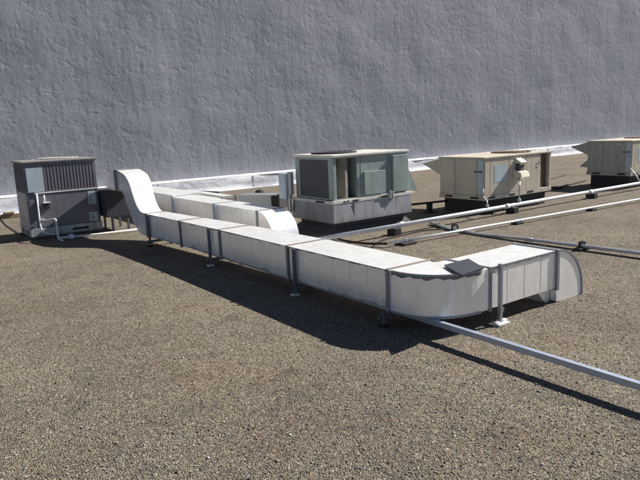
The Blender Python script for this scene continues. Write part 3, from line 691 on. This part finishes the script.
# ------------------------------------------------------------------ pipes
gp = thing('gas_pipe', (10, 7.38, 0), 'thick silver painted pipe raised on blocks in front of the green and tan units', 'pipe')
part('pipe', T([(4.9, 7.32, .15), (9, 7.38, .15), (20, 7.40, .15), (32, 7.42, .15)], .036, 16), 'pipe', gp)
def coup(bm):
    for x in (6.9, 9.7, 12.6, 15.8, 18.9): bm_tube(bm, [(x, 7.38, .15), (x+.11, 7.38, .15)], .047, 14)
part('coupling', coup, 'pipe', gp)
part('riser', T(bend([(10.14, 7.38, .18), (10.14, 7.38, .52), (10.33, 7.50, .60), (10.36, 7.6, .66)], .05), .014), 'conduit', gp)
part('riser', T(bend([(9.18, 7.38, .18), (9.20, 7.40, .30), (9.37, 7.62, .34), (9.37, 7.64, .5)], .05), .014), 'conduit', gp)
part('riser', T(bend([(14.83, 7.38, .18), (14.86, 7.5, .34), (14.85, 7.65, .50)], .05), .017), 'pipe', gp)
part('valve', many(B(10.11, 10.17, 7.35, 7.41, .195, .26, bev=.01), B(9.155, 9.205, 7.355, 7.405, .19, .24, bev=.01)), 'conduit', gp)
def pblock(x, y, z, label, s=1.):
    t = thing('pipe_support', (x, y, 0), label, 'pipe support', 'black blocks under the roof pipes')
    part('block', B(x-.07*s, x+.07*s, y-.10*s, y+.10*s, 0, z, bev=.008), 'rubber', t)
    part('strap', many(B(x-.012, x+.012, y-.055*s, y+.055*s, z+.001, z+.012)), 'strut', t)
    return t
pblock(6.80, 7.37, .112, 'black block under the thick silver pipe, in front of the green unit')
pblock(9.93, 7.38, .112, 'black block under the thick silver pipe, below the gas riser of the tan unit')
pblock(12.75, 7.39, .112, 'black block under the thick silver pipe, between the tan and grey tan units')
pblock(17.2, 7.39, .112, 'black block under the thick silver pipe in front of the grey tan unit')
sp = thing('gas_pipe', (9, 6.4, 0), 'thin white pipe lying low on the gravel, nearer than the thick silver pipe', 'pipe')
part('pipe', T([(6.0, 6.66, .06), (7.5, 6.56, .062), (12.6, 6.29, .062), (20, 5.93, .062), (26, 5.63, .062)], .021, 12), 'pipe', sp)
part('flexible_end', T(bend([(5.93, 8.0, .03), (5.80, 7.42, .03), (5.86, 6.95, .04), (6.02, 6.66, .06)], .2), .02, 8), 'rubber', sp)
for k, (x, lab) in enumerate(((6.36, 'black rubber mat under the left end of the thin white pipe'), (8.90, 'black rubber foot under the thin white pipe, where the grey conduit crosses'), (11.05, 'black rubber foot under the thin white pipe, right side of the photo'))):
    y = 6.66-(x-6)*.053
    t = thing('pipe_support', (x, y, 0), lab, 'pipe support', 'black blocks under the roof pipes')
    s = 1.5 if k == 0 else 1.
    part('block', B(x-.09*s, x+.09*s, y-.07*s, y+.07*s, 0, .038, bev=.008), 'rubber', t)
    part('strap', B(x-.012, x+.012, y-.028, y+.028, .039, .088, bev=.004), 'conduit', t)
gc = thing('conduit_pair', (7.62, 5, 0), 'pair of grey conduits crossing under the thin white pipe and leaving at the right edge', 'conduit')
part('conduit', T([(7.90, 7.62, .04), (7.66, 6.95, .025), (7.60, 6.3, .022), (7.62, 5.5, .045), (7.66, 4, .06), (7.72, 2.2, .06)], .021, 10), 'conduit', gc)
part('conduit', T([(7.96, 7.62, .04), (7.72, 6.95, .025), (7.66, 6.3, .022), (7.68, 5.5, .045), (7.72, 4, .06), (7.78, 2.2, .06)], .019, 10), 'conduit', gc)
part('coupling', many(T([(7.62, 5.42, .047), (7.62, 5.30, .049)], .028, 10)), 'conduit', gc)
for x, y, lab in ((7.66, 4.55, 'black support with clamp under the grey conduit pair, nearest the duct end'), (7.69, 6.85, 'black support with clamp under the grey conduit pair, next to the thick silver pipe')):
    t = thing('pipe_support', (x, y, 0), lab, 'pipe support', 'black blocks under the roof pipes')
    part('block', B(x-.11, x+.11, y-.06, y+.06, 0, .0 + (.034 if y < 6 else .004), bev=.0015), 'rubber', t)
    part('clamp', many(B(x-.07, x-.055, y-.015, y+.015, .02, .12), B(x+.058, x+.072, y-.015, y+.015, .02, .10), B(x-.07, x+.072, y-.014, y+.014, .088, .10), B(x-.03, x+.03, y-.02, y+.02, .10, .125)), 'rubber', t)
tag(part('ground_conduit', T(bend([(5.75, 6.72, .02), (6.2, 7.1, .02), (7.35, 7.24, .02), (7.75, 6.98, .02)], .3), .011, 8), 'rubber', None, (6.9, 7, 0)),
    'thin dark cable lying between the thick silver pipe and the thin white pipe', 'cable')
rk = thing('low_rack', (8.9, 8.7, 0), 'low black pipe on a short post between the green unit and the tan unit', 'pipe rack')
part('rail', T([(7.86, 8.95, .20), (9.46, 8.62, .20)], .022, 10), 'black', rk)
part('post', B(8.98, 9.08, 8.68, 8.76, 0, .185, bev=.005), 'black', rk)
part('post_base', B(8.90, 9.16, 8.62, 8.82, 0, .018), 'rubber', rk)
tag(part('wall_conduit', T([(13.2, 8.85, .03), (14.0, 9.05, .03), (16.1, 9.5, .03)], .018, 8), 'rubber', None, (14.5, 9.1, 0)), 'black conduit on gravel between the tan unit and the grey tan unit', 'conduit')
tag(part('wall_conduit', T([(12.2, 9.6, .02), (14.4, 10.1, .02), (17.5, 11.0, .02)], .014, 8), 'rubber', None, (14.5, 10.1, 0)), 'thin dark conduit on the gravel further back, behind the tan unit', 'conduit')
pblock(14.0, 9.03, .05, 'small black block under the conduit beyond the tan unit')

# ------------------------------------------------------------------ camera, light
cam = bpy.data.cameras.new('camera'); co = bpy.data.objects.new('camera', cam); COL.objects.link(co); S.camera = co
Rm = ((0.80752064, 0.14084662, -0.57277627), (-0.5882857, 0.12188394, -0.79941494), (-0.04278266, 0.98250014, 0.18128185))
m4 = Matrix(Rm).to_4x4(); m4.translation = (0, 0, 1.8); co.matrix_world = m4
cam.sensor_width = 36; cam.lens = 36*610/640; cam.clip_end = 1000; cam.clip_start = .05
sd_ = Vector((1.26, -.21, 1)).normalized(); elev = math.asin(sd_.z); azi = math.atan2(sd_.x, sd_.y)
sl = bpy.data.lights.new('sun', 'SUN'); sl.energy = 5.0; sl.angle = R_(.53); sl.color = (1, .955, .89)
so = bpy.data.objects.new('sun', sl); COL.objects.link(so); so.rotation_euler = sd_.to_track_quat('Z', 'Y').to_euler()
W = bpy.data.worlds.new('World'); S.world = W; W.use_nodes = True; nt = W.node_tree
sky = nt.nodes.new('ShaderNodeTexSky'); sky.sky_type = 'NISHITA'; sky.sun_disc = False; sky.sun_elevation = elev; sky.sun_rotation = azi; sky.air_density = .62; sky.dust_density = .15; sky.ozone_density = 2.2; sky.altitude = 900
bg = nt.nodes['Background']; bg.inputs[1].default_value = .05; nt.links.new(sky.outputs[0], bg.inputs[0])
S.view_settings.view_transform = 'Standard'; S.view_settings.look = 'None'; S.view_settings.gamma = 1; S.view_settings.exposure = .86
S.view_settings.use_curve_mapping = False
